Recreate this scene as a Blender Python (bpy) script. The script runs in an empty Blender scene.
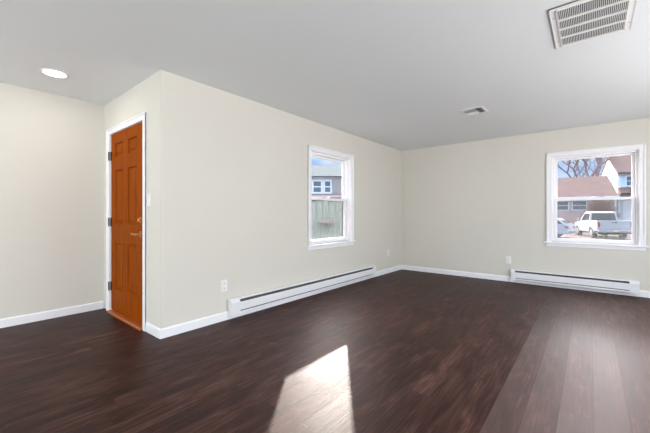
import bpy, bmesh, math, random
from mathutils import Vector, Matrix
R = math.radians
PI = math.pi
S = bpy.context.scene
C = S.collection

# ---------------------------------------------------------------- camera
cam_d = bpy.data.cameras.new('camera')
cam = bpy.data.objects.new('camera', cam_d)
C.objects.link(cam)
cam.location = (0, 0, 1.124)
cam.rotation_euler = (R(90), 0, R(39.35))
cam_d.sensor_width = 36
cam_d.lens = 323.0 / 650 * 36
cam_d.shift_y = -1.8 / 650
cam_d.clip_start = .02
cam_d.clip_end = 500
S.camera = cam

# ---------------------------------------------------------------- sky
W = bpy.data.worlds.new('sky')
S.world = W
W.use_nodes = True
wt = W.node_tree
wt.nodes.clear()
w_out = wt.nodes.new('ShaderNodeOutputWorld')
w_bg = wt.nodes.new('ShaderNodeBackground')
w_bg.inputs['Strength'].default_value = 1.4
w_tc = wt.nodes.new('ShaderNodeTexCoord')
w_map = wt.nodes.new('ShaderNodeMapping')
w_map.inputs['Scale'].default_value = (1, 1, 2.6)
w_no = wt.nodes.new('ShaderNodeTexNoise')
w_no.inputs['Scale'].default_value = 3.4
w_no.inputs['Detail'].default_value = 7
w_no.inputs['Roughness'].default_value = .6
w_cr = wt.nodes.new('ShaderNodeValToRGB')
w_cr.color_ramp.elements[0].position = .44
w_cr.color_ramp.elements[0].color = (.26, .40, .68, 1)
w_cr.color_ramp.elements[1].position = .62
w_cr.color_ramp.elements[1].color = (.66, .70, .76, 1)
wt.links.new(w_tc.outputs['Generated'], w_map.inputs['Vector'])
wt.links.new(w_map.outputs[0], w_no.inputs['Vector'])
wt.links.new(w_no.outputs['Fac'], w_cr.inputs['Fac'])
# thin cloud: the sky grows brighter with height, most of all above the sun
def wmath(op, a, b=None, clamp=False):
    n = wt.nodes.new('ShaderNodeMath')
    n.operation = op
    n.use_clamp = clamp
    for i, v in enumerate((a, b)):
        if v is None:
            continue
        if isinstance(v, (int, float)):
            n.inputs[i].default_value = v
        else:
            wt.links.new(v, n.inputs[i])
    return n.outputs[0]


w_nrm = wt.nodes.new('ShaderNodeVectorMath')
w_nrm.operation = 'NORMALIZE'
wt.links.new(w_tc.outputs['Generated'], w_nrm.inputs[0])
w_dot = wt.nodes.new('ShaderNodeVectorMath')
w_dot.operation = 'DOT_PRODUCT'
w_dot.inputs[1].default_value = (-.496, .652, .574)
wt.links.new(w_nrm.outputs[0], w_dot.inputs[0])
w_sep = wt.nodes.new('ShaderNodeSeparateXYZ')
wt.links.new(w_nrm.outputs[0], w_sep.inputs[0])
w_hgt = wt.nodes.new('ShaderNodeMapRange')
w_hgt.interpolation_type = 'SMOOTHSTEP'
w_hgt.inputs['From Min'].default_value = .16
w_hgt.inputs['From Max'].default_value = .36
wt.links.new(w_sep.outputs['Z'], w_hgt.inputs['Value'])
w_glow = wmath('POWER', wmath('MAXIMUM', w_dot.outputs['Value'], 0.0), 5.0)
w_gain = wmath('ADD', 1.0, wmath('MULTIPLY', w_hgt.outputs[0], 3.2))
w_mul = wt.nodes.new('ShaderNodeVectorMath')
w_mul.operation = 'SCALE'
wt.links.new(w_cr.outputs[0], w_mul.inputs[0])
wt.links.new(w_gain, w_mul.inputs['Scale'])
w_sun = wt.nodes.new('ShaderNodeVectorMath')
w_sun.operation = 'SCALE'
w_sun.inputs[0].default_value = (1, .86, .78)
wt.links.new(wmath('MULTIPLY', w_hgt.outputs[0], wmath('MULTIPLY', w_glow, 17.0)), w_sun.inputs['Scale'])
w_sum = wt.nodes.new('ShaderNodeVectorMath')
wt.links.new(w_mul.outputs[0], w_sum.inputs[0])
wt.links.new(w_sun.outputs[0], w_sum.inputs[1])
wt.links.new(w_sum.outputs[0], w_bg.inputs['Color'])
wt.links.new(w_bg.outputs[0], w_out.inputs['Surface'])

# ---------------------------------------------------------------- sun
sun_d = bpy.data.lights.new('sun', 'SUN')
sun_d.energy = 10.0
sun_d.angle = R(.6)
sun_d.color = (1, .88, .81)
sun = bpy.data.objects.new('sun', sun_d)
C.objects.link(sun)
SAZ = Vector((-.605, .796, 0)).normalized()
SEL = R(17.5)
sdir = SAZ * math.cos(SEL) + Vector((0, 0, math.sin(SEL)))
sun.rotation_euler = sdir.to_track_quat('Z', 'Y').to_euler()
sun.location = (-20, 26, 12)


def area(name, loc, rot, sx, sy, power, col):
    d = bpy.data.lights.new(name, 'AREA')
    d.shape = 'RECTANGLE'
    d.size = sx
    d.size_y = sy
    d.energy = power
    d.color = col
    o = bpy.data.objects.new(name, d)
    C.objects.link(o)
    o.location = loc
    o.rotation_euler = rot
    return o


# added fill lamps, set in made-up openings right of and behind the camera
area('fill_lamp_right', (2.12, 3.1, 1.35), (R(104), 0, R(90)), 3.3, 1.4, 90, (.97, .98, 1))
area('fill_lamp_side', (2.12, -1.4, 1.35), (R(112), 0, R(90)), 2.6, 1.4, 130, (.96, .98, 1))
area('fill_lamp_back', (-2.95, -3.30, 1.15), (R(112), 0, 0), 2.8, 1.9, 85, (.94, .98, 1))

S.view_settings.view_transform = 'Standard'
S.view_settings.look = 'None'
S.view_settings.gamma = 1
S.view_settings.use_curve_mapping = False
S.view_settings.exposure = 0.08

# ================================================================ materials


def lin(c):
    return tuple(((v / 255) / 12.92 if v / 255 <= .04045 else ((v / 255 + .055) / 1.055) ** 2.4) for v in c) + (1,)


def N(t, kind, **kw):
    n = t.nodes.new(kind)
    for k, v in kw.items():
        if k in n.inputs.keys():
            n.inputs[k].default_value = v
        else:
            setattr(n, k, v)
    return n


def mat(name, col, rough=.5, metal=0, spec=.5, var=.04, scale=12, bump=0, bscale=60, stretch=(1, 1, 1)):
    """plain surface with a faint procedural variation of colour and an optional fine relief"""
    m = bpy.data.materials.new(name)
    m.use_nodes = True
    t = m.node_tree
    b = t.nodes['Principled BSDF']
    b.inputs['Roughness'].default_value = rough
    b.inputs['Metallic'].default_value = metal
    b.inputs['Specular IOR Level'].default_value = spec
    tc = N(t, 'ShaderNodeTexCoord')
    mp = N(t, 'ShaderNodeMapping')
    mp.inputs['Scale'].default_value = stretch
    t.links.new(tc.outputs['Object'], mp.inputs['Vector'])
    no = N(t, 'ShaderNodeTexNoise', Scale=scale, Detail=4.0)
    t.links.new(mp.outputs[0], no.inputs['Vector'])
    cr = N(t, 'ShaderNodeValToRGB')
    c = lin(col)
    cr.color_ramp.elements[0].position = .3
    cr.color_ramp.elements[1].position = .7
    cr.color_ramp.elements[0].color = tuple(x * (1 - var) for x in c[:3]) + (1,)
    cr.color_ramp.elements[1].color = tuple(min(1, x * (1 + var)) for x in c[:3]) + (1,)
    t.links.new(no.outputs['Fac'], cr.inputs['Fac'])
    t.links.new(cr.outputs[0], b.inputs['Base Color'])
    if bump:
        n2 = N(t, 'ShaderNodeTexNoise', Scale=bscale, Detail=3.0)
        t.links.new(mp.outputs[0], n2.inputs['Vector'])
        bp = N(t, 'ShaderNodeBump', Strength=bump, Distance=.002)
        t.links.new(n2.outputs['Fac'], bp.inputs['Height'])
        t.links.new(bp.outputs[0], b.inputs['Normal'])
    return m


M = {}
M['wall'] = mat('wall_paint', (216, 213, 204), .75, spec=.25, var=.012, scale=1.5, bump=.12, bscale=140)
M['ceiling'] = mat('ceiling_paint', (231, 235, 236), .85, spec=.2, var=.01, scale=1.2, bump=.15, bscale=90)
M['trim'] = mat('trim_white', (240, 241, 244), .35, var=.01)
M['vinyl'] = mat('window_vinyl', (242, 242, 245), .3, var=.01)
M['heater'] = mat('heater_enamel', (232, 233, 236), .35, var=.01)
M['fins'] = mat('heater_fins', (120, 120, 120), .5, metal=.3)
M['dark'] = mat('dark_void', (40, 40, 42), .7)
M['grille'] = mat('grille_enamel', (233, 233, 233), .4, var=.01)
M['duct'] = mat('duct_filter', (92, 91, 90), .9, var=.1, scale=30)
M['plastic'] = mat('plate_plastic', (236, 236, 234), .35, var=.005)
M['slot'] = mat('slot_dark', (60, 58, 55), .6)
M['brass'] = mat('satin_copper', (205, 150, 96), .35, metal=.8)
M['hinge'] = mat('hinge_bronze', (62, 54, 50), .4, metal=.7)
M['oak'] = mat('oak_sill', (168, 92, 42), .4, var=.2, scale=14, stretch=(1, 8, 8))
M['weather'] = mat('weatherstrip', (110, 108, 104), .7)


def door_wood():
    m = bpy.data.materials.new('door_wood')
    m.use_nodes = True
    t = m.node_tree
    b = t.nodes['Principled BSDF']
    b.inputs['Roughness'].default_value = .55
    b.inputs['Specular IOR Level'].default_value = .04
    tc = N(t, 'ShaderNodeTexCoord')
    mp = N(t, 'ShaderNodeMapping')
    mp.inputs['Scale'].default_value = (30, 30, 1.6)
    t.links.new(tc.outputs['Object'], mp.inputs['Vector'])
    no = N(t, 'ShaderNodeTexNoise', Scale=1.6, Detail=6.0, Distortion=.6)
    t.links.new(mp.outputs[0], no.inputs['Vector'])
    cr = N(t, 'ShaderNodeValToRGB')
    cr.color_ramp.elements[0].position = .3
    cr.color_ramp.elements[0].color = lin((126, 56, 2))
    cr.color_ramp.elements[1].position = .72
    cr.color_ramp.elements[1].color = lin((158, 76, 4))
    t.links.new(no.outputs['Fac'], cr.inputs['Fac'])
    t.links.new(cr.outputs[0], b.inputs['Base Color'])
    bp = N(t, 'ShaderNodeBump', Strength=.08, Distance=.002)
    t.links.new(no.outputs['Fac'], bp.inputs['Height'])
    t.links.new(bp.outputs[0], b.inputs['Normal'])
    return m


M['door'] = door_wood()


def mth(t, op, a, b=None, c=None):
    n = t.nodes.new('ShaderNodeMath')
    n.operation = op
    for i, v in enumerate((a, b, c)):
        if v is None:
            continue
        if isinstance(v, (int, float)):
            n.inputs[i].default_value = v
        else:
            t.links.new(v, n.inputs[i])
    return n.outputs[0]


def ramp(t, fac, stops):
    cr = t.nodes.new('ShaderNodeValToRGB')
    e = cr.color_ramp.elements
    e[0].position, e[0].color = stops[0][0], stops[0][1]
    e[1].position, e[1].color = stops[-1][0], stops[-1][1]
    for p, c in stops[1:-1]:
        x = e.new(p)
        x.color = c
    t.links.new(fac, cr.inputs['Fac'])
    return cr.outputs[0]


def floor_mat():
    """dark brown hand-scraped vinyl planks running along Y"""
    m = bpy.data.materials.new('plank_floor')
    m.use_nodes = True
    t = m.node_tree
    L = t.links.new
    b = t.nodes['Principled BSDF']
    tc = N(t, 'ShaderNodeTexCoord')
    sp = N(t, 'ShaderNodeSeparateXYZ')
    L(tc.outputs['Object'], sp.inputs[0])
    X, Y = sp.outputs['X'], sp.outputs['Y']
    PWID, PLEN = .152, 1.22
    u = mth(t, 'DIVIDE', mth(t, 'ADD', X, .44 + PWID * 40), PWID)
    row = mth(t, 'FLOOR', u)
    fu = mth(t, 'FRACT', u)
    wn = N(t, 'ShaderNodeTexWhiteNoise', noise_dimensions='1D')
    L(row, wn.inputs['W'])
    v = mth(t, 'ADD', mth(t, 'DIVIDE', Y, PLEN), mth(t, 'MULTIPLY', wn.outputs['Value'], 7.3))
    col = mth(t, 'FLOOR', v)
    fv = mth(t, 'FRACT', v)
    cb = N(t, 'ShaderNodeCombineXYZ')
    L(row, cb.inputs[0])
    L(col, cb.inputs[1])
    pr = N(t, 'ShaderNodeTexWhiteNoise', noise_dimensions='3D')
    L(cb.outputs[0], pr.inputs['Vector'])
    prand = pr.outputs['Value']
    # grain coordinates, shifted per plank
    gx = mth(t, 'ADD', X, mth(t, 'MULTIPLY', prand, 13.7))
    gy = mth(t, 'ADD', Y, mth(t, 'MULTIPLY', prand, 31.1))

    def noise(sx, sy, detail, rough=.55, dist=0):
        c = N(t, 'ShaderNodeCombineXYZ')
        L(mth(t, 'MULTIPLY', gx, sx), c.inputs[0])
        L(mth(t, 'MULTIPLY', gy, sy), c.inputs[1])
        n = N(t, 'ShaderNodeTexNoise', Scale=1.0, Detail=detail, Roughness=rough, Distortion=dist)
        L(c.outputs[0], n.inputs['Vector'])
        return n.outputs['Fac']
    blotch = noise(11, 2.8, 5, .62, .8)
    grain = noise(64, 2.6, 5, .65, .4)
    fine = noise(85, 2.2, 3, .6, .2)
    mix = mth(t, 'ADD', mth(t, 'MULTIPLY', blotch, .42), mth(t, 'ADD', mth(t, 'MULTIPLY', grain, .33), mth(t, 'MULTIPLY', fine, .25)))
    mix = mth(t, 'ADD', mix, mth(t, 'MULTIPLY', mth(t, 'SUBTRACT', prand, .5), .07))
    # board rows with a glossier finish; far window's sheen painted in paler, fading towards wall
    sheen_fade = N(t, 'ShaderNodeMapRange', interpolation_type='SMOOTHSTEP')
    sheen_fade.inputs['From Min'].default_value = 4.9
    sheen_fade.inputs['From Max'].default_value = 3.5
    L(mth(t, 'ADD', Y, mth(t, 'MULTIPLY', blotch, .8)), sheen_fade.inputs['Value'])
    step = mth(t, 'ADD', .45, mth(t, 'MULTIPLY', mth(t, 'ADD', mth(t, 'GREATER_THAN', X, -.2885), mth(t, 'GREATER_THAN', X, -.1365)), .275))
    pale = mth(t, 'MULTIPLY', mth(t, 'MULTIPLY', mth(t, 'GREATER_THAN', X, -.4405), step), sheen_fade.outputs[0])
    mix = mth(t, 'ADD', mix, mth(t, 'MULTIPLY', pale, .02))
    base = ramp(t, mix, [(.37, lin((30, 12, 9))), (.47, lin((49, 25, 20))), (.55, lin((69, 42, 35))), (.68, lin((106, 76, 68)))])
    # seams
    du = mth(t, 'MULTIPLY', mth(t, 'MINIMUM', fu, mth(t, 'SUBTRACT', 1, fu)), PWID)
    dv = mth(t, 'MULTIPLY', mth(t, 'MINIMUM', fv, mth(t, 'SUBTRACT', 1, fv)), PLEN)
    d = mth(t, 'MINIMUM', du, dv)
    seam = N(t, 'ShaderNodeMapRange')
    seam.inputs['From Min'].default_value = .0004
    seam.inputs['From Max'].default_value = .0026
    L(d, seam.inputs['Value'])
    mx = N(t, 'ShaderNodeMix', data_type='RGBA')
    L(mth(t, 'ADD', .45, mth(t, 'MULTIPLY', seam.outputs[0], .55)), mx.inputs['Factor'])
    mx.inputs[6].default_value = lin((24, 14, 12))
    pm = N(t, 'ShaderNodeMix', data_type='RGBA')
    L(mth(t, 'MULTIPLY', pale, mth(t, 'ADD', .16, mth(t, 'MULTIPLY', wn.outputs['Value'], .12))), pm.inputs['Factor'])  # painted window sheen: lightens the base colour
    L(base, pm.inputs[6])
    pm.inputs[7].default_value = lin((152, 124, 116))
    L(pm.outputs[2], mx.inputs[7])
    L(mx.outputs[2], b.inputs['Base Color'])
    rg = mth(t, 'ADD', .38, mth(t, 'MULTIPLY', grain, .14))
    rg = mth(t, 'ADD', rg, mth(t, 'MULTIPLY', prand, .06))
    L(rg, b.inputs['Roughness'])
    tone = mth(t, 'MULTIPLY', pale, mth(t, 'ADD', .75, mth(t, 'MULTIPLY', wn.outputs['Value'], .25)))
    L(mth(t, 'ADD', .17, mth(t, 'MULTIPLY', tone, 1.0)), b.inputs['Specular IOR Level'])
    hgt = mth(t, 'ADD', mth(t, 'MULTIPLY', fine, 1.3), mth(t, 'MULTIPLY', grain, .8))
    hgt = mth(t, 'ADD', hgt, mth(t, 'MULTIPLY', seam.outputs[0], .3))
    bp = N(t, 'ShaderNodeBump', Strength=.6, Distance=.0014)
    L(hgt, bp.inputs['Height'])
    L(bp.outputs[0], b.inputs['Normal'])
    return m


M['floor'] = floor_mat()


def glass_mat(name, tint=(1, 1, 1), refl=.08):
    m = bpy.data.materials.new(name)
    m.use_nodes = True
    t = m.node_tree
    t.nodes.clear()
    o = N(t, 'ShaderNodeOutputMaterial')
    tr = N(t, 'ShaderNodeBsdfTransparent')
    tr.inputs['Color'].default_value = tint + (1,)
    gl = N(t, 'ShaderNodeBsdfGlossy')
    gl.inputs['Roughness'].default_value = .02
    lw = N(t, 'ShaderNodeLayerWeight', Blend=.5)
    mx = N(t, 'ShaderNodeMixShader')
    t.links.new(mth(t, 'ADD', .025, mth(t, 'MULTIPLY', mth(t, 'POWER', lw.outputs['Facing'], 5), .7)), mx.inputs[0])
    t.links.new(tr.outputs[0], mx.inputs[1])
    t.links.new(gl.outputs[0], mx.inputs[2])
    t.links.new(mx.outputs[0], o.inputs['Surface'])
    return m


M['pane'] = glass_mat('window_pane', (.97, .985, .98))
M['tintglass'] = mat('vehicle_glass', (34, 37, 42), .12, spec=.4)


def screen_mat():
    m = bpy.data.materials.new('insect_screen')
    m.use_nodes = True
    t = m.node_tree
    t.nodes.clear()
    o = N(t, 'ShaderNodeOutputMaterial')
    tr = N(t, 'ShaderNodeBsdfTransparent')
    df = N(t, 'ShaderNodeBsdfDiffuse')
    df.inputs['Color'].default_value = lin((150, 152, 150))
    mx = N(t, 'ShaderNodeMixShader')
    mx.inputs[0].default_value = .2
    t.links.new(tr.outputs[0], mx.inputs[1])
    t.links.new(df.outputs[0], mx.inputs[2])
    t.links.new(mx.outputs[0], o.inputs['Surface'])
    return m


M['screen'] = screen_mat()


def emit(name, col, st):
    m = bpy.data.materials.new(name)
    m.use_nodes = True
    b = m.node_tree.nodes['Principled BSDF']
    b.inputs['Emission Color'].default_value = col
    b.inputs['Emission Strength'].default_value = st
    return m


M['lamp'] = emit('lamp_diffuser', (1, .97, .93, 1), 6)


def brick_mat(name, c1, c2, mortar, bw, bh, ms=.02, rough=.9, rot=None):
    m = bpy.data.materials.new(name)
    m.use_nodes = True
    t = m.node_tree
    b = t.nodes['Principled BSDF']
    b.inputs['Roughness'].default_value = rough
    tc = N(t, 'ShaderNodeTexCoord')
    sp = N(t, 'ShaderNodeSeparateXYZ')
    t.links.new(tc.outputs['Object'], sp.inputs[0])
    cb = N(t, 'ShaderNodeCombineXYZ')
    t.links.new(mth(t, 'ADD', sp.outputs['X'], mth(t, 'MULTIPLY', sp.outputs['Y'], .35)), cb.inputs[0])
    t.links.new(sp.outputs['Z'], cb.inputs[1])
    br = N(t, 'ShaderNodeTexBrick')
    br.inputs['Color1'].default_value = lin(c1)
    br.inputs['Color2'].default_value = lin(c2)
    br.inputs['Mortar'].default_value = lin(mortar)
    br.inputs['Scale'].default_value = 1
    br.inputs['Mortar Size'].default_value = ms
    br.inputs['Brick Width'].default_value = bw
    br.inputs['Row Height'].default_value = bh
    t.links.new(cb.outputs[0], br.inputs['Vector'])
    no = N(t, 'ShaderNodeTexNoise', Scale=1.7, Detail=6.0)
    t.links.new(tc.outputs['Object'], no.inputs['Vector'])
    mx = N(t, 'ShaderNodeMix', data_type='RGBA', blend_type='MULTIPLY')
    mx.inputs['Factor'].default_value = .5
    t.links.new(br.outputs['Color'], mx.inputs[6])
    t.links.new(ramp(t, no.outputs['Fac'], [(.35, (.6, .6, .6, 1)), (.65, (1, 1, 1, 1))]), mx.inputs[7])
    t.links.new(mx.outputs[2], b.inputs['Base Color'])
    return m


M['brick'] = brick_mat('pink_brick', (206, 170, 160), (192, 156, 148), (205, 188, 180), .22, .08, .008)
M['shingle'] = brick_mat('brown_shingles', (104, 78, 70), (90, 67, 60), (74, 54, 49), .4, .16, .012)
M['shingle_teal'] = brick_mat('grey_teal_shingles', (46, 68, 70), (36, 56, 58), (30, 46, 48), .3, .12, .012)
M['siding'] = brick_mat('white_siding', (178, 184, 190), (173, 180, 187), (150, 157, 165), 30, .16, .015, .6)
M['siding_blue'] = brick_mat('pale_blue_siding', (196, 214, 226), (190, 208, 222), (160, 180, 196), 30, .14, .012, .6)
M['asphalt'] = mat('asphalt_ground', (92, 76, 71), .95, var=.25, scale=1.3, bump=.3, bscale=20)
M['bark'] = mat('bark', (118, 100, 96), .95, var=.2, scale=6)
M['bush'] = mat('bare_shrub', (128, 92, 86), .95, var=.3, scale=8)
M['truck'] = mat('truck_paint', (166, 171, 175), .28, var=.01)
M['carpaint'] = mat('sedan_paint', (168, 173, 180), .25, var=.01)
M['chrome'] = mat('chrome_bumper', (190, 195, 205), .2, metal=.8)
M['tyre'] = mat('tyre_rubber', (58, 54, 54), .9)
M['hub'] = mat('wheel_hub', (185, 180, 180), .35, metal=.5)
M['tail'] = mat('tail_lamp_red', (150, 45, 50), .3)
M['plate'] = mat('licence_plate', (205, 200, 165), .5)
M['fence'] = mat('fence_boards', (146, 156, 144), .85, var=.15, scale=5, stretch=(8, 8, 1))
M['redroof'] = mat('red_brown_ledge', (130, 108, 106), .85, var=.15, scale=8)
M['shutter'] = mat('shutter_taupe', (150, 142, 136), .8)
M['outwhite'] = mat('exterior_white', (214, 218, 220), .6, var=.02)
M['outglass'] = mat('house_window_glass', (84, 98, 108), .3, spec=.4, var=.2, scale=1.5)
M['wire'] = mat('cable_black', (50, 48, 48), .8)

# ================================================================ mesh helpers


class MB:
    """collects shapes, then builds them as ONE mesh object"""

    def __init__(s):
        s.bm = bmesh.new()

    def box(s, x0, x1, y0, y1, z0, z1, bev=0):
        r = bmesh.ops.create_cube(s.bm, size=1)
        vs = r['verts']
        for v in vs:
            v.co = Vector(((x0 + x1) / 2 + v.co.x * (x1 - x0), (y0 + y1) / 2 + v.co.y * (y1 - y0), (z0 + z1) / 2 + v.co.z * (z1 - z0)))
        if bev:
            es = list({e for v in vs for e in v.link_edges})
            bmesh.ops.bevel(s.bm, geom=es, offset=bev, segments=2, affect='EDGES', profile=.5)
        return s

    def prism(s, pts, axis, a, b):
        """polygon pts extruded along axis from a to b; pts are the two other coordinates in x,y,z order"""
        def mk(p, w):
            if axis == 0:
                return (w, p[0], p[1])
            if axis == 1:
                return (p[0], w, p[1])
            return (p[0], p[1], w)
        A = [s.bm.verts.new(mk(p, a)) for p in pts]
        B = [s.bm.verts.new(mk(p, b)) for p in pts]
        n = len(pts)
        fs = [s.bm.faces.new(A), s.bm.faces.new(list(reversed(B)))]
        for i in range(n):
            fs.append(s.bm.faces.new((A[i], B[i], B[(i + 1) % n], A[(i + 1) % n])))
        return s

    def hexa(s, lo, hi):
        """solid between two four-corner loops"""
        A = [s.bm.verts.new(p) for p in lo]
        B = [s.bm.verts.new(p) for p in hi]
        n = len(lo)
        s.bm.faces.new(list(reversed(A)))
        s.bm.faces.new(B)
        for i in range(n):
            s.bm.faces.new((A[i], A[(i + 1) % n], B[(i + 1) % n], B[i]))
        return s

    def cyl(s, c, axis, r, h, seg=24, r2=None):
        q = Vector((0, 0, 1)).rotation_difference(Vector(axis)).to_matrix().to_4x4()
        bmesh.ops.create_cone(s.bm, cap_ends=True, segments=seg, radius1=r, radius2=r if r2 is None else r2, depth=h,
                              matrix=Matrix.Translation(c) @ q)
        return s

    def lathe(s, c, prof, seg=32):
        """profile of (radius, z) turned about Z at c"""
        rings = []
        for r, z in prof:
            rings.append([s.bm.verts.new((c[0] + r * math.cos(2 * PI * i / seg), c[1] + r * math.sin(2 * PI * i / seg), c[2] + z)) for i in range(seg)])
        for a, b in zip(rings, rings[1:]):
            for i in range(seg):
                s.bm.faces.new((a[i], a[(i + 1) % seg], b[(i + 1) % seg], b[i]))
        return s

    def tube(s, p0, p1, r0, r1, seg=6):
        p0, p1 = Vector(p0), Vector(p1)
        d = (p1 - p0)
        q = Vector((0, 0, 1)).rotation_difference(d.normalized()).to_matrix()
        A, B = [], []
        for i in range(seg):
            a = 2 * PI * i / seg
            o = q @ Vector((math.cos(a), math.sin(a), 0))
            A.append(s.bm.verts.new(p0 + o * r0))
            B.append(s.bm.verts.new(p1 + o * r1))
        for i in range(seg):
            s.bm.faces.new((A[i], A[(i + 1) % seg], B[(i + 1) % seg], B[i]))
        s.bm.faces.new(list(reversed(A)))
        s.bm.faces.new(B)
        return s

    def build(s, name, m, parent=None, smooth=False):
        bmesh.ops.recalc_face_normals(s.bm, faces=s.bm.faces)
        me = bpy.data.meshes.new(name)
        s.bm.to_mesh(me)
        s.bm.free()
        me.materials.append(m)
        if smooth:
            for p in me.polygons:
                p.use_smooth = True
            me.set_sharp_from_angle(angle=R(40))
        o = bpy.data.objects.new(name, me)
        C.objects.link(o)
        if parent:
            o.parent = parent
        return o


def tag(o, label, cat, group=None, kind=None):
    o['label'] = label
    o['category'] = cat
    if group:
        o['group'] = group
    if kind:
        o['kind'] = kind
    return o


def empty(name, loc, rz=0):
    o = bpy.data.objects.new(name, None)
    o.empty_display_size = .1
    C.objects.link(o)
    o.location = loc
    o.rotation_euler = (0, 0, rz)
    return o


def copy_tree(o, parent=None):
    c = o.copy()
    C.objects.link(c)
    c.parent = parent
    for ch in [x for x in bpy.data.objects if x.parent == o]:
        copy_tree(ch, c)
    return c


# ================================================================ the room
XA, YB, YC, XD = -3.01, 6.162, 1.322, -4.523
XR, YK, H, T = 2.2, -3.4, 2.44, .16


def wall(name, p0, p1, q0, q1, holes, label):
    """wall whose room face runs p0-p1 and outer face q0-q1; holes = (start, end, z0, z1) measured along p0-p1"""
    p0, p1, q0, q1 = map(Vector, (p0, p1, q0, q1))
    L = (p1 - p0).length
    d = (p1 - p0) / L
    nrm = (q0 - p0) - d * (q0 - p0).dot(d)
    m = MB()

    def seg(a, b, z0, z1):
        A = p0 + d * a
        B = p0 + d * b
        A2 = q0 if a == 0 else A + nrm
        B2 = q1 if b == L else B + nrm
        m.prism([tuple(A), tuple(B), tuple(B2), tuple(A2)], 2, z0, z1)
    pos = 0
    for (a, b, z0, z1) in sorted(holes):
        seg(pos, a, 0, H)
        if z0 > 0:
            seg(a, b, 0, z0)
        seg(a, b, z1, H)
        pos = b
    seg(pos, L, 0, H)
    o = m.build(name, M['wall'])
    return tag(o, label, 'wall', kind='structure')


WZ0, WZ1 = .70, 2.033         # window openings
WA0, WA1 = 3.353, 4.335       # along Y, window in the side wall
WB0, WB1 = -.467, .528          # along X, window in the far wall
DX0, DX1, DZ = -4.30, -3.365, 2.052
DCL, DCR, DCT = .075, .055, .060

wall('wall_side', (XA, YC), (XA, YB), (XA - T, YC + T), (XA - T, YB + T), [(WA0 - YC, WA1 - YC, WZ0, WZ1)],
     'long greige painted wall with one window and a long white baseboard heater')
wall('wall_far', (XA, YB), (XR, YB), (XA - T, YB + T), (XR + T, YB + T), [(WB0 - XA, WB1 - XA, WZ0, WZ1)],
     'far greige wall holding the window that looks onto the pickup truck')
wall('wall_entry', (XD, YC), (XA, YC), (XD - T, YC + T), (XA - T, YC + T), [(DX0 - XD, DX1 - XD, 0, DZ)],
     'short greige wall around the orange wooden door')
wall('wall_left', (XD, YK), (XD, YC), (XD - T, YK - T), (XD - T, YC + T), [],
     'blank greige wall at the left edge below the round ceiling light')
wall('wall_right', (XR, YB), (XR, YK), (XR + T, YB + T), (XR + T, YK - T), [(YB - 4.85, YB - 1.35, .6, 2.1), (YB + .05, YB + 2.8, .6, 2.1)],
     'greige wall outside the view to the right')
wall('wall_back', (XR, YK), (XD, YK), (XR + T, YK - T), (XD - T, YK - T), [(XR + 1.5, XR + 4.4, .0, 2.15)],
     'greige wall behind the viewpoint')

ft = [(XD - T, YK - T), (XR + T, YK - T), (XR + T, YB + T), (XA - T, YB + T), (XA - T, YC + T), (XD - T, YC + T)]
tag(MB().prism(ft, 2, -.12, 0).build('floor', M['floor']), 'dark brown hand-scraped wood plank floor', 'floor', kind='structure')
tag(MB().prism(ft, 2, H, H + .12).build('ceiling', M['ceiling']), 'plain white painted ceiling', 'ceiling', kind='structure')

# -------- baseboards
BT, BH = .013, .088


def base(name, pts, inward, label):
    """mitred run of skirting through the points, thickness towards `inward` corners"""
    m = MB()
    for (a, b, a2, b2) in zip(pts, pts[1:], inward, inward[1:]):
        m.prism([a, b, b2, a2], 2, 0, BH - .012)
        k = .45
        a3 = (a[0] + (a2[0] - a[0]) * k, a[1] + (a2[1] - a[1]) * k)
        b3 = (b[0] + (b2[0] - b[0]) * k, b[1] + (b2[1] - b[1]) * k)
        m.hexa([(*a, BH - .012), (*b, BH - .012), (*b2, BH - .012), (*a2, BH - .012)],
               [(*a, BH), (*b, BH), (*b3, BH), (*a3, BH)])
    tag(m.build(name, M['trim']), label, 'baseboard', kind='structure')


base('baseboard_side', [(XA, YC), (XA, YB)], [(XA + BT, YC - BT), (XA + BT, YB - BT)], 'white baseboard along the long wall with the heater')
base('baseboard_far', [(XA, YB), (XR, YB)], [(XA + BT, YB - BT), (XR - BT, YB - BT)], 'white baseboard along the far window wall')
base('baseboard_entry', [(DX1 + DCR, YC), (XA, YC)], [(DX1 + DCR, YC - BT), (XA + BT, YC - BT)], 'short white baseboard right of the orange door')
base('baseboard_left', [(XD, YK), (XD, YC)], [(XD + BT, YK + BT), (XD + BT, YC - BT)], 'white baseboard of the blank left wall')
base('baseboard_right', [(XR, YB), (XR, YK)], [(XR - BT, YB - BT), (XR - BT, YK + BT)], 'white baseboard of the wall outside the view')

# -------- windows


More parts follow.
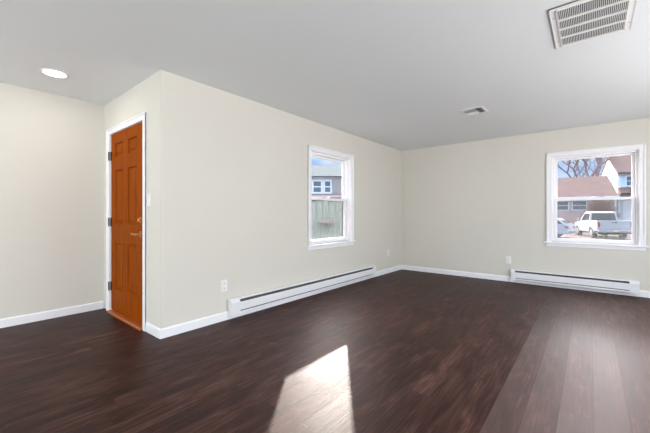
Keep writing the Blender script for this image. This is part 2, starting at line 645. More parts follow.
def window(name, loc, rz, w, label, screen=True):
    """double-hung window; local X runs along the wall, +Y points outdoors, Y=0 is the room face"""
    r = empty(name, loc, rz)
    tag(r, label, 'window', kind='structure')
    z0, z1 = WZ0, WZ1
    h = w / 2
    cw = .062
    m = MB()
    # stepped casing: flat board with raised back band
    for (a, b) in ((-h - cw, -h + .004), (h - .004, h + cw)):
        m.box(a, b, -.016, 0, z0, z1 + .0, .002)
    m.box(-h - cw, h + cw, -.016, 0, z1 - .004, z1 + cw - .004, .002)
    m.box(-h - cw, -h - cw + .022, -.026, -.002, z0, z1 + cw - .006, .004)
    m.box(h + cw - .022, h + cw, -.026, -.002, z0, z1 + cw - .006, .004)
    m.box(-h - cw, h + cw, -.026, -.002, z1 + cw - .026, z1 + cw - .004, .004)
    m.build('casing', M['trim'], r)
    m = MB()
    m.box(-h - cw - .03, h + cw + .03, -.038, .05, z0 - .024, z0, .005)
    m.build('window_sill', M['trim'], r)
    m = MB()
    m.box(-h - cw, h + cw, -.014, 0, z0 - .07, z0 - .024, .003)
    m.build('apron', M['trim'], r)
    # vinyl frame
    f = .035
    m = MB()
    y0, y1 = .045, .15
    m.box(-h, -h + f, y0, y1, z0, z1)
    m.box(h - f, h, y0, y1, z0, z1)
    m.box(-h + f, h - f, y0, y1, z1 - f, z1)
    m.box(-h + f, h - f, y0, y1, z0, z0 + .022)
    # parting beads and jamb-liner between the casing and the frame
    m.box(-h, -h + .012, 0, y0, z0, z1)
    m.box(h - .012, h, 0, y0, z0, z1)
    m.box(-h + .012, h - .012, 0, y0, z1 - .012, z1)
    m.box(h - f - .006, h - f, .096, .102, z0 + .03, z1 - f)
    m.box(-h + f, -h + f + .006, .096, .102, z0 + .03, z1 - f)
    m.build('window_frame', M['vinyl'], r)
    zm = 1.36
    st = .035

    def sash(ya, yb, za, zb, bot, top, nm):
        s = MB()
        a, b = -h + f + .002, h - f - .002
        s.box(a, a + st, ya, yb, za, zb)
        s.box(b - st, b, ya, yb, za, zb)
        s.box(a + st, b - st, ya, yb, za, za + bot)
        s.box(a + st, b - st, ya, yb, zb - top, zb)
        o = s.build(nm, M['vinyl'], r)
        g = MB().box(a + st, b - st, (ya + yb) / 2 - .003, (ya + yb) / 2 + .003, za + bot, zb - top)
        g.build('pane', M['pane'], o)
        return o
    lo = sash(.065, .094, z0 + .023, zm + .018, .036, .036, 'lower_sash')
    sash(.104, .134, zm - .018, z1 - f - .002, .036, .024, 'upper_sash')
    lk = MB()
    lk.box(-.03, .03, .067, .092, zm + .018, zm + .026, .002)
    lk.box(-.008, .03, .062, .08, zm + .026, zm + .036, .002)
    lk.build('sash_lock', M['vinyl'], lo)
    if screen:
        MB().box(-h + f, h - f, .139, .140, z0 + .022, zm + .01).build('insect_screen', M['screen'], r)
        s = MB()
        a, b = -h + f, h - f
        for q in ((a, a + .012, z0 + .022, zm + .01), (b - .012, b, z0 + .022, zm + .01)):
            s.box(q[0], q[1], .1345, .146, q[2], q[3])
        s.box(a, b, .1345, .146, zm, zm + .012)
        s.build('screen_frame', M['weather'], r)
    return r


window('window_1', (XA, (WA0 + WA1) / 2, 0), R(90), WA1 - WA0, 'white double-hung window above the long heater')
window('window_2', ((WB0 + WB1) / 2, YB, 0), 0, WB1 - WB0, 'white double-hung window facing the truck and brown-roofed house')

# unseen openings added to go with the fill lamps: plain framed glazing
def plain_window(name, x0, x1, y0, y1, z0, z1, along, label):
    r = empty(name, ((x0 + x1) / 2, (y0 + y1) / 2, 0))
    tag(r, label, 'window', kind='structure')
    ox, oy = (x0 + x1) / 2, (y0 + y1) / 2
    m = MB()
    a0, a1 = (y0 - oy, y1 - oy) if along == 1 else (x0 - ox, x1 - ox)

    def bx(a, b, c, d):
        if along == 1:
            m.box(-.04, .04, a, b, c, d)
        else:
            m.box(a, b, -.04, .04, c, d)
    bx(a0, a0 + .06, z0, z1)
    bx(a1 - .06, a1, z0, z1)
    bx(-.03, .03, z0, z1)
    bx(a0, a1, z0, z0 + .06)
    bx(a0, a1, z1 - .06, z1)
    m.build('window_frame', M['vinyl'], r)
    g = MB()
    if along == 1:
        g.box(-.004, .004, a0 + .06, a1 - .06, z0 + .06, z1 - .06)
    else:
        g.box(a0 + .06, a1 - .06, -.004, .004, z0 + .06, z1 - .06)
    g.build('pane', M['pane'], r)


plain_window('window_3', XR + .08, XR + .08, 1.35, 4.85, .6, 2.1, 1, 'wide window added in the unseen right wall for a fill lamp')
plain_window('window_5', XR + .08, XR + .08, -2.8, -.05, .6, 2.1, 1, 'second window added in the unseen right wall for a fill lamp, behind the viewpoint')
plain_window('window_4', -4.4, -1.5, YK - .08, YK - .08, 0, 2.15, 0, 'patio glazing added behind the viewpoint for a fill lamp')

# -------- door
dr = empty('door_1', ((DX0 + DX1) / 2, YC, 0))
tag(dr, 'orange-stained six-panel wooden door in white casing', 'door', kind='structure')
dw = (DX1 - DX0) / 2      # half opening


def door_slab():
    m = MB()
    bm = m.bm
    x0, x1, z0, z1 = -dw + .006, dw - .006, .034, DZ - .006
    yf, yb = .004, .046
    cx = (DX0 + DX1) / 2
    px = [(-4.165 - cx, -3.93 - cx), (-3.80 - cx, -3.565 - cx)]
    pz = [(.28, .81), (1.02, 1.625), (1.775, 1.93)]
    xs = [x0, px[0][0], px[0][1], px[1][0], px[1][1], x1]
    zs = [z0, pz[0][0], pz[0][1], pz[1][0], pz[1][1], pz[2][0], pz[2][1], z1]
    V = {}

    def vt(x, y, z):
        k = (round(x, 5), round(y, 5), round(z, 5))
        if k not in V:
            V[k] = bm.verts.new((x, y, z))
        return V[k]
    for i in range(5):
        for j in range(7):
            a, b, c, d = xs[i], xs[i + 1], zs[j], zs[j + 1]
            if i in (1, 3) and j in (1, 3, 5):
                loops = []
                for ins, dep in ((0, 0), (.007, .015), (.022, .016), (.046, .003)):
                    loops.append([vt(a + ins, yf + dep, c + ins), vt(b - ins, yf + dep, c + ins), vt(b - ins, yf + dep, d - ins), vt(a + ins, yf + dep, d - ins)])
                for l0, l1 in zip(loops, loops[1:]):
                    for k in range(4):
                        bm.faces.new((l0[k], l0[(k + 1) % 4], l1[(k + 1) % 4], l1[k]))
                bm.faces.new(loops[-1])
            else:
                bm.faces.new((vt(a, yf, c), vt(b, yf, c), vt(b, yf, d), vt(a, yf, d)))
    # sides and back
    top = [vt(x, yf, z1) for x in xs]
    bot = [vt(x, yf, z0) for x in xs]
    lef = [vt(x0, yf, z) for z in zs]
    rig = [vt(x1, yf, z) for z in zs]
    B = [vt(x0, yb, z0), vt(x1, yb, z0), vt(x1, yb, z1), vt(x0, yb, z1)]
    bm.faces.new(B)
    bm.faces.new(top + [B[2], B[3]])
    bm.faces.new(bot + [B[1], B[0]])
    bm.faces.new(lef + [B[3], B[0]])
    bm.faces.new(rig + [B[2], B[1]])
    return m


slab = door_slab().build('door_slab', M['door'], dr)
# casing
m = MB()
m.box(-dw - DCL, -dw + .004, -.018, 0, 0, DZ + DCT, .003)
m.box(dw - .004, dw + DCR, -.018, 0, 0, DZ + DCT, .003)
m.box(-dw + .004, dw - .004, -.018, 0, DZ - .004, DZ + DCT, .003)
m.box(-dw - DCL, -dw - DCL + .018, -.025, -.004, 0, DZ + DCT, .004)
m.box(dw + DCR - .018, dw + DCR, -.025, -.004, 0, DZ + DCT, .004)
m.box(-dw - DCL + .018, dw + DCR - .018, -.025, -.004, DZ + DCT - .018, DZ + DCT, .004)
m.build('casing', M['trim'], dr)
m = MB()
m.box(-dw - .0, -dw + .005, .0, T, 0, DZ)
m.box(dw - .005, dw, .0, T, 0, DZ)
m.box(-dw, dw, .0, T, DZ - .005, DZ)
m.box(-dw + .005, -dw + .02, .048, .07, 0, DZ - .006)
m.box(dw - .02, dw - .005, .048, .07, 0, DZ - .006)
m.build('door_jamb', M['trim'], dr)
m = MB()
m.prism([(-.042, 0), (-.042, .012), (-.03, .022), (.06, .030), (T, .030), (T, 0)], 0, -dw + .005, dw - .005)
m.build('threshold', M['oak'], dr)
for z in (.30, 1.04, 1.80):
    hg = MB()
    hg.cyl((-dw + .003, -.008 - .012, z), (0, 0, 1), .0075, .10, 12)
    hg.box(-dw - .012, -dw + .003, -.0215, -.017, z - .05, z + .05)
    hg.box(-dw + .003, -dw + .022, -.006, .005, z - .05, z + .05)
    hg.build('hinge', M['hinge'], dr)
kx = -3.435 - (DX0 + DX1) / 2
kz = .93
m = MB()
m.cyl((kx, -.004, kz), (0, 1, 0), .031, .016, 28)
m.cyl((kx, -.03, kz), (0, 1, 0), .012, .045, 16)
m.build('rosette', M['brass'], slab, True)
m = MB()
pts = [(kx, -.052, kz), (kx - .035, -.056, kz + .002), (kx - .075, -.056, kz - .001), (kx - .115, -.05, kz + .005), (kx - .128, -.046, kz + .008)]
rad = [.0115, .0095, .0085, .0078, .005]
for i in range(4):
    m.tube(pts[i], pts[i + 1], rad[i], rad[i + 1], 12)
m.cyl((kx, -.05, kz), (0, 1, 0), .014, .018, 16)
m.build('lever_handle', M['brass'], slab, True)
m = MB()
m.cyl((kx, -.003, 1.07), (0, 1, 0), .030, .014, 28)
m.cyl((kx, -.014, 1.07), (0, 1, 0), .018, .012, 20, .016)
m.build('deadbolt', M['brass'], slab, True)
m = MB()
m.box(kx - .006, kx + .006, -.036, -.018, 1.07 - .02, 1.07 + .02, .003)
m.build('thumb_turn', M['brass'], slab, True)


# ================================================================ baseboard heaters
def heater(L, label, loc, rz, s0, s1):
    """local X along the wall 0..L, room side towards -Y, wall at Y=0"""
    r = empty('baseboard_heater', loc, rz)
    tag(r, label, 'heater')
    b0 = -.0145
    D = -.072
    m = MB()
    m.box(.0, L, b0 - .004, b0, .05, .212)
    m.build('back_plate', M['heater'], r)
    m = MB()
    m.prism([(b0 - .004, .216), (b0 - .004, .210), (D + .026, .206), (D + .020, .200), (D + .018, .206), (D + .024, .213), (D + .03, .216)], 0, .012, L - .012)
    m.build('top_cover', M['heater'], r)
    m = MB()
    m.box(s0, s1, D, D + .003, .088, .172)
    m.prism([(D + .003, .172), (D, .172), (D + .004, .176), (D + .007, .174)], 0, s0, s1)
    m.prism([(D + .003, .088), (D, .088), (D + .016, .082), (D + .018, .085)], 0, s0, s1)
    m.build('front_panel', M['heater'], r)
    m = MB()
    m.box(s0, s1, D, D + .003, .048, .077)
    m.box(s0, s1, D, b0 - .004, .048, .052)
    m.build('lower_panel', M['heater'], r)
    for (a, b) in ((0, s0), (s1, L)):
        e = MB()
        e.prism([(b0 - .004, .046), (D - .002, .046), (D - .002, .182), (D + .022, .216), (b0 - .004, .218)], 0, a, b)
        e.build('end_cap', M['heater'], r)
    f = MB()
    n = int((s1 - s0) / .02)
    for i in range(n):
        x = s0 + .01 + (s1 - s0 - .02) * i / (n - 1)
        f.box(x - .001, x + .001, D + .016, b0 - .009, .10, .172)
    f.cyl(((s0 + s1) / 2, -.042, .138), (1, 0, 0), .010, s1 - s0, 10)
    f.build('heating_fins', M['fins'], r)
    w = MB()
    w.box(s0, s1, b0 - .008, b0 - .0045, .055, .205)
    w.build('back_reflector', M['duct'], r)
    c = max(2, int(L / .6))
    for i in range(1, c):
        x = s0 + (s1 - s0) * i / c
        k = MB()
        k.prism([(D + .004, .072), (D + .012, .072), (D + .012, .165), (D + .022, .198), (D + .018, .200), (D + .004, .168)], 0, x - .01, x + .01)
        k.build('bracket', M['hinge'], r)
    return r


heater(3.005, 'long white electric baseboard heater under the left window', (XA, 2.018, 0), R(90), .115, 2.93)
heater(1.535, 'short white electric baseboard heater below the truck-view window', (-1.012, YB, 0), 0, .055, 1.435)


# ================================================================ outlets and switch
def outlet(label, loc, rz):
    r = empty('wall_outlet', loc, rz)
    tag(r, label, 'outlet', 'wall outlets')
    MB().box(-.037, .037, -.006, 0, -.06, .06, .002).build('cover_plate', M['plastic'], r)
    for s in (-1, 1):
        f = MB().box(-.017, .017, -.0085, -.005, s * .026 - .016, s * .026 + .016, .002).build('receptacle', M['plastic'], r)
        k = MB()
        for x in (-.007, .006):
            k.box(x - .0012, x + .0012, -.0092, -.008, s * .026 - .003, s * .026 + .007)
        k.cyl((0, -.0088, s * .026 - .009), (0, 1, 0), .0028, .001, 10)
        k.build('slot', M['slot'], f)
    return r


outlet('white wall outlet left of the long heater', (XA, 1.977, .368), R(90))
outlet('white wall outlet on the long wall near the far corner', (XA, 5.588, .39), R(90))
outlet('white wall outlet on the far wall above the short heater end', (-1.057, YB, .362), 0)

sw = empty('light_switch', (-3.262, YC, 1.265))
tag(sw, 'white rocker light switch beside the orange door', 'light switch')
MB().box(-.037, .037, -.006, 0, -.06, .06, .002).build('cover_plate', M['plastic'], sw)
k = MB()
k.prism([(-.0055, -.034), (-.0055, .034), (-.011, .034), (-.0075, 0), (-.0065, -.034)], 0, -.016, .016)
k.build('rocker', M['plastic'], sw)

# ================================================================ ceiling fittings
# return-air grille
g = empty('return_air_grille', (.01, 2.822, H))
tag(g, 'large white rectangular return-air grille on the ceiling', 'air vent')
hx, hy = .215, .311
m = MB()
bw = .034
for (a, b, c, d) in ((-hx, -hx + bw, -hy, hy), (hx - bw, hx, -hy, hy), (-hx + bw, hx - bw, -hy, -hy + bw), (-hx + bw, hx - bw, hy - bw, hy)):
    m.box(a, b, c, d, -.007, 0)
for (a, b, c, d) in ((-hx, -hx + .006, -hy, hy), (hx - .006, hx, -hy, hy), (-hx, hx, -hy, -hy + .006), (-hx, hx, hy - .006, hy)):
    m.box(a, b, c, d, -.009, 0)
for (a, b, c, d) in ((-hx + bw, -hx + bw + .006, -hy + bw, hy - bw), (hx - bw - .006, hx - bw, -hy + bw, hy - bw),
                     (-hx + bw, hx - bw, -hy + bw, -hy + bw + .006), (-hx + bw, hx - bw, hy - bw - .006, hy - bw)):
    m.box(a, b, c, d, -.012, 0)
m.build('frame', M['grille'], g)
ix, iy = hx - bw - .006, hy - bw - .006
m = MB()
nf = 38
for i in range(nf):
    x = -ix + 2 * ix * (i + .5) / nf
    m.hexa([(x - .0018, -iy, -.010), (x + .0018, -iy, -.010), (x + .0018, iy, -.010), (x - .0018, iy, -.010)],
           [(x - .0014, -iy, -.003), (x + .0014, -iy, -.003), (x + .0014, iy, -.003), (x - .0014, iy, -.003)])
m.build('louvre_blades', M['grille'], g)
m = MB()
for j in (1, 2, 3):
    y = -iy + 2 * iy * j / 4
    m.box(-ix, ix, y - .005, y + .005, -.0145, -.002)
m.build('cross_bars', M['grille'], g)
MB().box(-ix, ix, -iy, iy, -.002, -.0005).build('filter', M['duct'], g)
for sx in (-1, 1):
    for sy in (-.6, .6):
        MB().cyl((sx * (hx - .018), sy * hy, -.0078), (0, 0, 1), .004, .002, 10).build('screw', M['fins'], g)

# small supply register
g = empty('ceiling_register', (-1.135, 4.36, H))
tag(g, 'small square white air register on the ceiling toward the far corner', 'air vent')
m = MB()
q = .135
for (a, b, c, d) in ((-q, -q + .03, -q, q), (q - .03, q, -q, q), (-q + .03, q - .03, -q, -q + .03), (-q + .03, q - .03, q - .03, q)):
    m.box(a, b, c, d, -.006, 0)
m.build('frame', M['grille'], g)
m = MB()
for k in range(9):
    y = -.095 + .0238 * k
    if k < 5:
        m.hexa([(-.10, y - .012, -.018), (.045, y - .012, -.018), (.045, y - .011, -.018), (-.10, y - .011, -.018)],
               [(-.10, y + .004, -.002), (.045, y + .004, -.002), (.045, y + .005, -.002), (-.10, y + .005, -.002)])
    else:
        m.hexa([(-.10, y + .008, -.018), (.045, y + .008, -.018), (.045, y + .009, -.018), (-.10, y + .009, -.018)],
               [(-.10, y - .008, -.002), (.045, y - .008, -.002), (.045, y - .007, -.002), (-.10, y - .007, -.002)])
for k in range(2):
    x = .062 + .024 * k
    m.hexa([(x + .010, -.10, -.018), (x + .011, -.10, -.018), (x + .011, .10, -.018), (x + .010, .10, -.018)],
           [(x - .006, -.10, -.002), (x - .005, -.10, -.002), (x - .005, .10, -.002), (x - .006, .10, -.002)])
m.build('louvre_blades', M['grille'], g)
MB().box(-.105, .105, -.105, .105, -.0015, -.0005).build('duct_opening', M['duct'], g)


def downlight(x, y, label, power):
    g = empty('recessed_ceiling_light', (x, y, H))
    tag(g, label, 'ceiling light')
    m = MB()
    m.lathe((0, 0, 0), [(.108, 0), (.108, -.003), (.100, -.007), (.088, -.006), (.084, -.002), (.084, 0)], 48)
    m.build('trim_ring', M['grille'], g, True)
    m = MB()
    m.cyl((0, 0, -.002), (0, 0, 1), .084, .003, 48)
    m.build('diffuser', M['lamp'], g)
    d = bpy.data.lights.new('recessed_lamp', 'AREA')
    d.shape = 'DISK'
    d.size = .16
    d.energy = power
    d.color = (1, .96, .9)
    o = bpy.data.objects.new('recessed_lamp', d)
    C.objects.link(o)
    o.parent = g
    o.location = (0, 0, -.012)
    return g


downlight(-3.853, .73, 'round glowing recessed ceiling light before the orange door', 3)

# ================================================================ outdoors
tag(MB().box(-60, 60, -20, 110, -.9, -.5).build('ground', M['asphalt']), 'pinkish grey asphalt and driveway outside', 'ground', kind='structure')


def house_window(parent, x0, x1, y, z0, z1, double=False):
    """flat trim and glass on a wall facing -Y in the parent's space"""
    t_ = .09
    m = MB()
    m.box(x0 - t_, x0, y - .05, y, z0 - t_, z1 + t_)
    m.box(x1, x1 + t_, y - .05, y, z0 - t_, z1 + t_)
    m.box(x0, x1, y - .05, y, z1, z1 + t_)
    m.box(x0, x1, y - .05, y, z0 - t_, z0)
    m.box(x0, x1, y - .04, y, (z0 + z1) / 2 - .03, (z0 + z1) / 2 + .03)
    if double:
        m.box((x0 + x1) / 2 - .05, (x0 + x1) / 2 + .05, y - .045, y, z0, z1)
    f = m.build('window', M['outwhite'], parent)
    MB().box(x0, x1, y - .02, y, z0, z1).build('pane', M['outglass'], f)


# brick ranch house across the way
h1 = empty('brick_house', (0, 42, -.5))
tag(h1, 'low pink-brick house with a long brown shingle roof behind the truck', 'house')
MB().box(-12, 2.0, 0, 9, 0, 3.4).build('wall', M['brick'], h1)
m = MB()
m.hexa([(-12.5, -.45, 3.38), (2.15, -.45, 3.38), (2.15, 9.5, 3.38), (-12.5, 9.5, 3.38)],
       [(-12.5, 4.3, 5.85), (1.45, 4.3, 5.85), (1.45, 4.7, 5.85), (-12.5, 4.7, 5.85)])
m.build('roof', M['shingle'], h1)
MB().box(-12.5, 2.2, -.58, -.43, 3.28, 3.42).build('gutter', M['outwhite'], h1)
MB().box(1.86, 1.97, -.1, 0, 0, 3.28).build('downspout', M['outwhite'], h1)
MB().box(-1.35, -1.25, -.45, -.38, 3.0, 3.28).build('gutter_bracket', M['dark'], h1)
house_window(h1, -2.75, -1.75, 0, 2.15, 3.0)
house_window(h1, -1.35, -.30, 0, 2.15, 3.0)
MB().cyl((1.9, 6.2, 5.2), (0, 0, 1), .12, 1.2, 10).build('vent_pipe', M['outwhite'], h1)

# two-storey house to its right
h2 = empty('two_storey_house', (2.52, 50, -.5), R(10))
tag(h2, 'two-storey pale house with white gable and brown roof at right', 'house')
MB().box(0, 12, 0, 8, 0, 6.35).build('wall', M['siding_blue'], h2)
m = MB()
m.prism([(0, 0), (8, 0), (8, 6.35), (4, 8.6), (0, 6.35)], 0, -.06, 0)
m.build('gable_wall', M['siding'], h2)
m = MB()
m.prism([(-.4, 6.25), (4, 8.75), (8.4, 6.25), (8.4, 6.45), (4, 8.95), (-.4, 6.45)], 0, -.12, 12.3)
m.build('roof', M['shingle'], h2)
m = MB()
m.prism([(0, 4.75), (-1.3, 4.05), (-1.3, 3.9), (0, 3.9)], 0, -.05, 12)
m.build('lower_roof', M['shingle'], h2)
house_window(h2, .72, 1.9, 0, 4.95, 5.95)
m = MB()
m.box(.35, 3.2, -.12, 0, 0, 3.4)
for z in (.05, .88, 1.71, 2.54):
    m.box(.42, 3.13, -.16, -.12, z, z + .75, .02)
m.build('garage_door', M['outwhite'], h2)
MB().box(0, .16, -.08, 0, 0, 6.3).build('corner_board', M['outwhite'], h2)


# bare tree behind the low house
def bare_tree(name, loc, seed, label, h=5.2, spread=.55, r0=.24, lv=6):
    rnd = random.Random(seed)
    m = MB()

    def grow(p, d, L, r, lvl):
        n = 3
        q = Vector(p)
        dd = Vector(d)
        for i in range(n):
            dd = (dd + Vector((rnd.uniform(-.16, .16), rnd.uniform(-.16, .16), rnd.uniform(-.04, .12)))).normalized()
            e = q + dd * (L / n)
            ra = r * (1 - .28 * i / n)
            rb = r * (1 - .28 * (i + 1) / n)
            m.tube(q, e, ra, rb, 7 if lvl < 3 else 4)
            q = e
            if lvl >= 1 and i < n - 1 and lvl < lv:
                a = rnd.uniform(0, 2 * PI)
                sd = (dd + Vector((math.cos(a), math.sin(a), .1)) * .9).normalized()
                grow(q, sd, L * .55, rb * .5, lvl + 2)
        if lvl < lv:
            for k in range(2 if lvl else 3):
                a = rnd.uniform(0, 2 * PI)
                sd = (dd + Vector((math.cos(a), math.sin(a) * .7, rnd.uniform(-.1, .25))) * (spread + rnd.uniform(0, .35))).normalized()
                grow(q, sd, L * rnd.uniform(.62, .8), r * .66, lvl + 1)
    grow((0, 0, 0), (0, 0, 1), h, r0, 0)
    o = m.build(name, M['bark'])
    o.location = loc
    return tag(o, label, 'tree')


bare_tree('bare_tree', (-1.0, 52, -.5), 5, 'bare leafless tree rising above the brown roof, left one', 4.5, r0=.2)
bare_tree('bare_tree', (.8, 67, -.5), 11, 'bare leafless tree behind the brown roof, nearer the white gable', 6.3, r0=.2)

# leafless reddish shrub before the brick wall
rnd = random.Random(3)
m = MB()
for i in range(420):
    a = rnd.uniform(0, 2 * PI)
    e = rnd.uniform(.15, 1.4)
    L = rnd.uniform(.8, 1.5)
    d = Vector((math.cos(a) * math.cos(e), math.sin(a) * math.cos(e) * .8, math.sin(e) * 1.15))
    mid = d * L * .55 + Vector((0, 0, .25))
    m.tube((d.x * .1, d.y * .1, 0), mid + Vector((0, 0, .35)), .02, .014, 4)
    for k in range(3):
        m.tube(mid + Vector((0, 0, .35)), d * L + Vector((rnd.uniform(-.3, .3), rnd.uniform(-.3, .3), .4 + rnd.uniform(0, .5))), .014, .006, 3)
sh = m.build('bare_shrub', M['bush'])
sh.location = (.85, 40.6, -.5)
sh.scale = (1.0, 1, 1.5)
tag(sh, 'reddish leafless shrub against the brick house wall', 'shrub')


# -------- vehicles: local +Y is forward, origin on the ground below the tail
def arc(cy, r, n=9):
    return [(cy + r * math.cos(PI - PI * i / n), .36 + r * math.sin(PI - PI * i / n)) for i in range(n + 1)]


def wheel(parent, x, y, r, w, side):
    t_ = MB()
    t_.cyl((x, y, r), (1, 0, 0), r, w, 28)
    o = t_.build('wheel', M['tyre'], parent, True)
    t_ = MB()
    t_.cyl((x + side * (w / 2), y, r), (1, 0, 0), r * .6, .03, 20)
    t_.cyl((x + side * (w / 2 + .02), y, r), (1, 0, 0), r * .2, .03, 12)
    t_.build('hubcap', M['hub'], o, True)


def truck():
    r = empty('pickup_truck', (1.27, 28.3, -.5), R(15))
    tag(r, 'white pickup truck parked with its tailgate toward the window', 'pickup truck')
    hw = .90
    # lower body with wheel arches
    prof = [(.05, .55), (.75, .52)] + arc(1.25, .45)[0:] + [(2.0, .42), (3.9, .42)] + arc(4.45, .45) + [(5.05, .45), (5.28, .55), (5.32, .85),
            (5.22, 1.02), (4.2, 1.12), (3.9, 1.16), (.05, 1.18)]
    m = MB()
    m.prism([p for p in prof], 0, -hw, hw)
    bmesh.ops.recalc_face_normals(m.bm, faces=m.bm.faces)
    m.build('body', M['truck'], r)
    # flared fender lips
    for cy in (1.25, 4.45):
        for s in (-1, 1):
            m = MB()
            pts = arc(cy, .47, 12)
            for a, b in zip(pts, pts[1:]):
                m.tube((s * hw, a[0], a[1]), (s * hw, b[0], b[1]), .035, .035, 6)
            m.build('fender_flare', M['truck'], r, True)
    # cab
    m = MB()
    lo = [(-.84, 1.95, 1.14), (.84, 1.95, 1.14), (.84, 4.2, 1.14), (-.84, 4.2, 1.14)]
    hi = [(-.70, 2.10, 1.78), (.70, 2.10, 1.78), (.70, 3.35, 1.80), (-.70, 3.35, 1.80)]
    m.hexa(lo, hi)
    m.hexa(hi, [(-.6, 2.25, 1.85), (.6, 2.25, 1.85), (.6, 3.2, 1.87), (-.6, 3.2, 1.87)])
    m.build('cab', M['truck'], r)

    def lerp(a, b, k):
        return tuple(a[i] + (b[i] - a[i]) * k for i in range(3))

    def pane(q, off, nm='cab_window'):
        c = [Vector(v) for v in q]
        n = (c[1] - c[0]).cross(c[3] - c[0]).normalized()
        if n.dot(Vector(off)) < 0:
            n = -n
        mm = MB()
        mm.hexa([v - n * .01 for v in c], [v + n * .012 for v in c])
        mm.build(nm, M['tintglass'], r)

    def quad(a, b, c, d, u0, u1, v0, v1):
        """sub-quad of wall a-b (bottom) d-c (top)"""
        def P(u, v):
            return lerp(lerp(a, b, u), lerp(d, c, u), v)
        return [P(u0, v0), P(u1, v0), P(u1, v1), P(u0, v1)]
    pane(quad(lo[0], lo[1], hi[1], hi[0], .07, .93, .12, .9), (0, -1, 0), 'rear_window')
    pane(quad(lo[3], lo[2], hi[2], hi[3], .06, .94, .1, .9), (0, 1, 0), 'windscreen')
    for (a, b, c, d, s) in ((lo[0], lo[3], hi[3], hi[0], -1), (lo[1], lo[2], hi[2], hi[1], 1)):
        pane(quad(a, b, c, d, .07, .33, .14, .86), (s, 0, 0))
        pane(quad(a, b, c, d, .39, .86, .10, .88), (s, 0, 0))
    # bed: open box rim
    MB().box(-.9, -.80, .1, 1.92, 1.17, 1.24, .01).build('bed_rail', M['truck'], r)
    MB().box(.80, .9, .1, 1.92, 1.17, 1.24, .01).build('bed_rail', M['truck'], r)
    MB().box(-.8, .8, .12, 1.92, 1.18, 1.185).build('bed_floor', M['dark'], r)
    m = MB()
    m.box(-.77, .77, .0, .07, .66, 1.24, .012)
    m.box(-.62, .62, -.008, .0, .74, 1.08, .004)
    tg = m.build('tailgate', M['truck'], r)
    MB().box(-.13, .13, -.02, -.006, 1.09, 1.15, .004).build('tailgate_handle', M['dark'], tg)
    for s in (-1, 1):
        MB().box(min(s * .90, s * .775), max(s * .90, s * .775), -.005, .08, .82, 1.14, .012).build('tail_lamp', M['tail'], r)
    m = MB()
    m.box(-.9, .9, -.14, .04, .47, .64, .02)
    m.build('rear_bumper', M['chrome'], r)
    MB().box(-.16, .16, -.155, -.138, .50, .63, .003).build('licence_plate', M['plate'], r)
    m = MB()
    m.box(-.85, .85, .06, .5, .38, .55)
    m.box(-.6, .6, .5, 4.9, .30, .45)
    m.build('chassis', M['dark'], r)
    for s in (-1, 1):
        m = MB()
        m.box(min(s * .92, s * 1.1), max(s * .92, s * 1.1), 3.55, 3.66, 1.16, 1.34, .02)
        m.build('side_mirror', M['truck'], r)
        m = MB()
        m.box(min(s * hw, s * (hw + .012)), max(s * hw, s * (hw + .012)), 2.9, 3.02, .96, 1.0)
        m.build('door_handle', M['dark'], r)
        for y in (1.25, 4.45):
            wheel(r, s * .79, y, .37, .24, s)
    return r


truck()


def sedan():
    r = empty('sedan', (-1.0, 28.4, -.5), R(78))
    tag(r, 'pale silver sedan tail showing at the left edge of the window', 'car')
    hw = .86
    prof = [(.03, .45), (.1, .3)] + [(y, z - .06) for (y, z) in arc(1.0, .36)] + [(1.6, .24), (3.1, .24)] + [(y, z - .06) for (y, z) in arc(3.6, .36)] + \
        [(4.3, .28), (4.42, .45), (4.4, .66), (4.1, .80), (3.3, .92), (1.0, .98), (.35, .98), (.06, .93), (0, .72)]
    m = MB()
    m.prism(prof, 0, -hw, hw)
    m.build('body', M['carpaint'], r)
    m = MB()
    prof2 = [(.10, .96), (.42, 1.22), (.75, 1.36), (1.4, 1.42), (2.3, 1.40), (2.7, 1.30), (3.35, .93)]
    b0 = [(-.80 + (z - .95) * .42, y, z) for y, z in prof2]
    b1 = [(.80 - (z - .95) * .42, y, z) for y, z in prof2]
    m.hexa(b0, b1)
    m.build('cabin', M['carpaint'], r)
    for s in (-1, 1):
        m = MB()
        for poly in ([(.3, .99), (.55, 1.2), (.85, 1.32), (1.75, 1.36), (1.75, .99)], [(1.85, .99), (1.85, 1.36), (2.3, 1.35), (2.6, 1.27), (3.05, .99)]):
            a = [(s * (.815 - (z - .95) * .42), y, z) for y, z in poly]
            b = [(s * (.79 - (z - .95) * .42), y, z) for y, z in poly]
            m.hexa(a, b)
        m.build('side_window', M['tintglass'], r)
    m = MB()
    a = [(-.68, .17, 1.02), (.68, .17, 1.02), (.58, .5, 1.25), (-.58, .5, 1.25)]
    m.hexa([(x, y - .02, z + .02) for x, y, z in a], [(x, y + .03, z - .02) for x, y, z in a])
    m.build('rear_window', M['tintglass'], r)
    for s in (-1, 1):
        MB().box(min(s * .5, s * .865), max(s * .5, s * .865), -.01, .16, .70, .84, .02).build('tail_lamp', M['tail'], r)
        for y in (1.0, 3.6):
            wheel(r, s * .77, y, .31, .2, s)
    MB().box(-.87, .87, -.06, .2, .36, .56, .04).build('rear_bumper', M['carpaint'], r)
    MB().box(-.2, .2, -.08, -.05, .42, .54, .004).build('licence_plate', M['plate'], r)


sedan()

# -------- seen through the left window
FW = Vector((-math.sin(R(39.35)), math.cos(R(39.35)), 0))
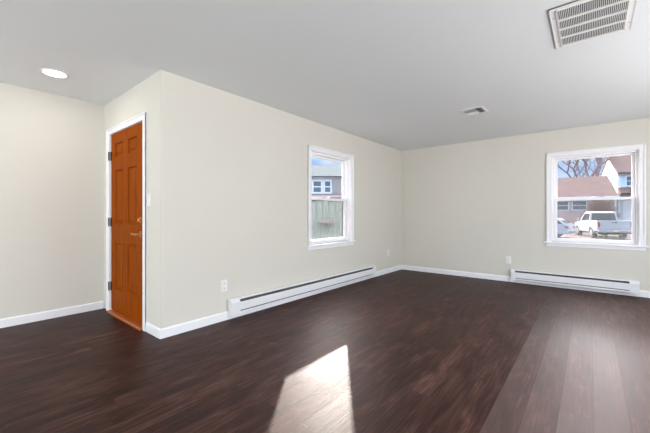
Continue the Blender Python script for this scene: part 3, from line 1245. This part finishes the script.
# neighbouring low house: local X to the right as seen from the room, local +Y away from it
c = FW * 17.5
h3 = empty('neighbour_house', (c.x, c.y, -.5), R(39.35))
tag(h3, 'low grey-teal roofed house with white window trim beyond the fence', 'house')
MB().box(-5, 4, 0, 6, 0, 3.7).build('wall', M['siding_blue'], h3)
m = MB()
m.hexa([(-5.3, -.3, 3.68), (4.3, -.3, 3.68), (4.3, 6.3, 3.68), (-5.3, 6.3, 3.68)],
       [(-5.0, 2.8, 4.72), (4.0, 2.8, 4.72), (4.0, 3.2, 4.72), (-5.0, 3.2, 4.72)])
m.build('roof', M['shingle_teal'], h3)
house_window(h3, -.62, -.22, 0, 2.85, 3.42)
house_window(h3, 0.0, .28, 0, 2.85, 3.42)
MB().box(.42, .95, -.12, 0, 2.7, 3.55).build('shutter', M['shutter'], h3)
m = MB()
m.prism([(0, 2.75), (-1.4, 2.5), (-1.4, 2.38), (0, 2.38)], 0, -4.5, 3.5)
m.build('porch_roof', M['redroof'], h3)
for x in (-4.3, -1.2, .85, 3.3):
    MB().box(x - .06, x + .06, -1.35, -1.23, 0, 2.4).build('porch_post', M['outwhite'], h3)

c = FW * 8.0
fn = empty('board_fence', (c.x, c.y, -.5), R(39.35))
tag(fn, 'weathered grey-green board fence outside the left window', 'fence')
m = MB()
k = 0
x = -3.5
while x < 3.5:
    m.box(x, x + .135, -.012, .012, .05, 1.93 + .02 * ((k * 7) % 3))
    x += .15
    k += 1
m.build('fence_boards', M['fence'], fn)
for z in (.35, 1.0, 1.7):
    MB().box(-3.5, 3.5, .012, .05, z, z + .09).build('rail', M['fence'], fn)
for x in (-3.4, -1.1, 1.2, 3.4):
    MB().box(x - .05, x + .05, .05, .15, 0, 2.0).build('post', M['fence'], fn)

c = FW * 7.75
pb = empty('planter_box', (c.x, c.y, -.5), R(39.35))
tag(pb, 'small pale box hanging on the grey-green fence', 'planter')
m = MB()
m.box(-.13, .19, -.02, .0, 1.42, 1.53, .005)
m.box(-.13, .19, .21, .236, 1.42, 1.53, .005)
m.box(-.13, -.11, 0, .21, 1.42, 1.53)
m.box(.17, .19, 0, .21, 1.42, 1.53)
m.box(-.11, .17, 0, .21, 1.42, 1.44)
m.build('box', M['shutter'], pb)
MB().box(-.11, .17, 0, .21, 1.44, 1.51).build('soil', M['bark'], pb)
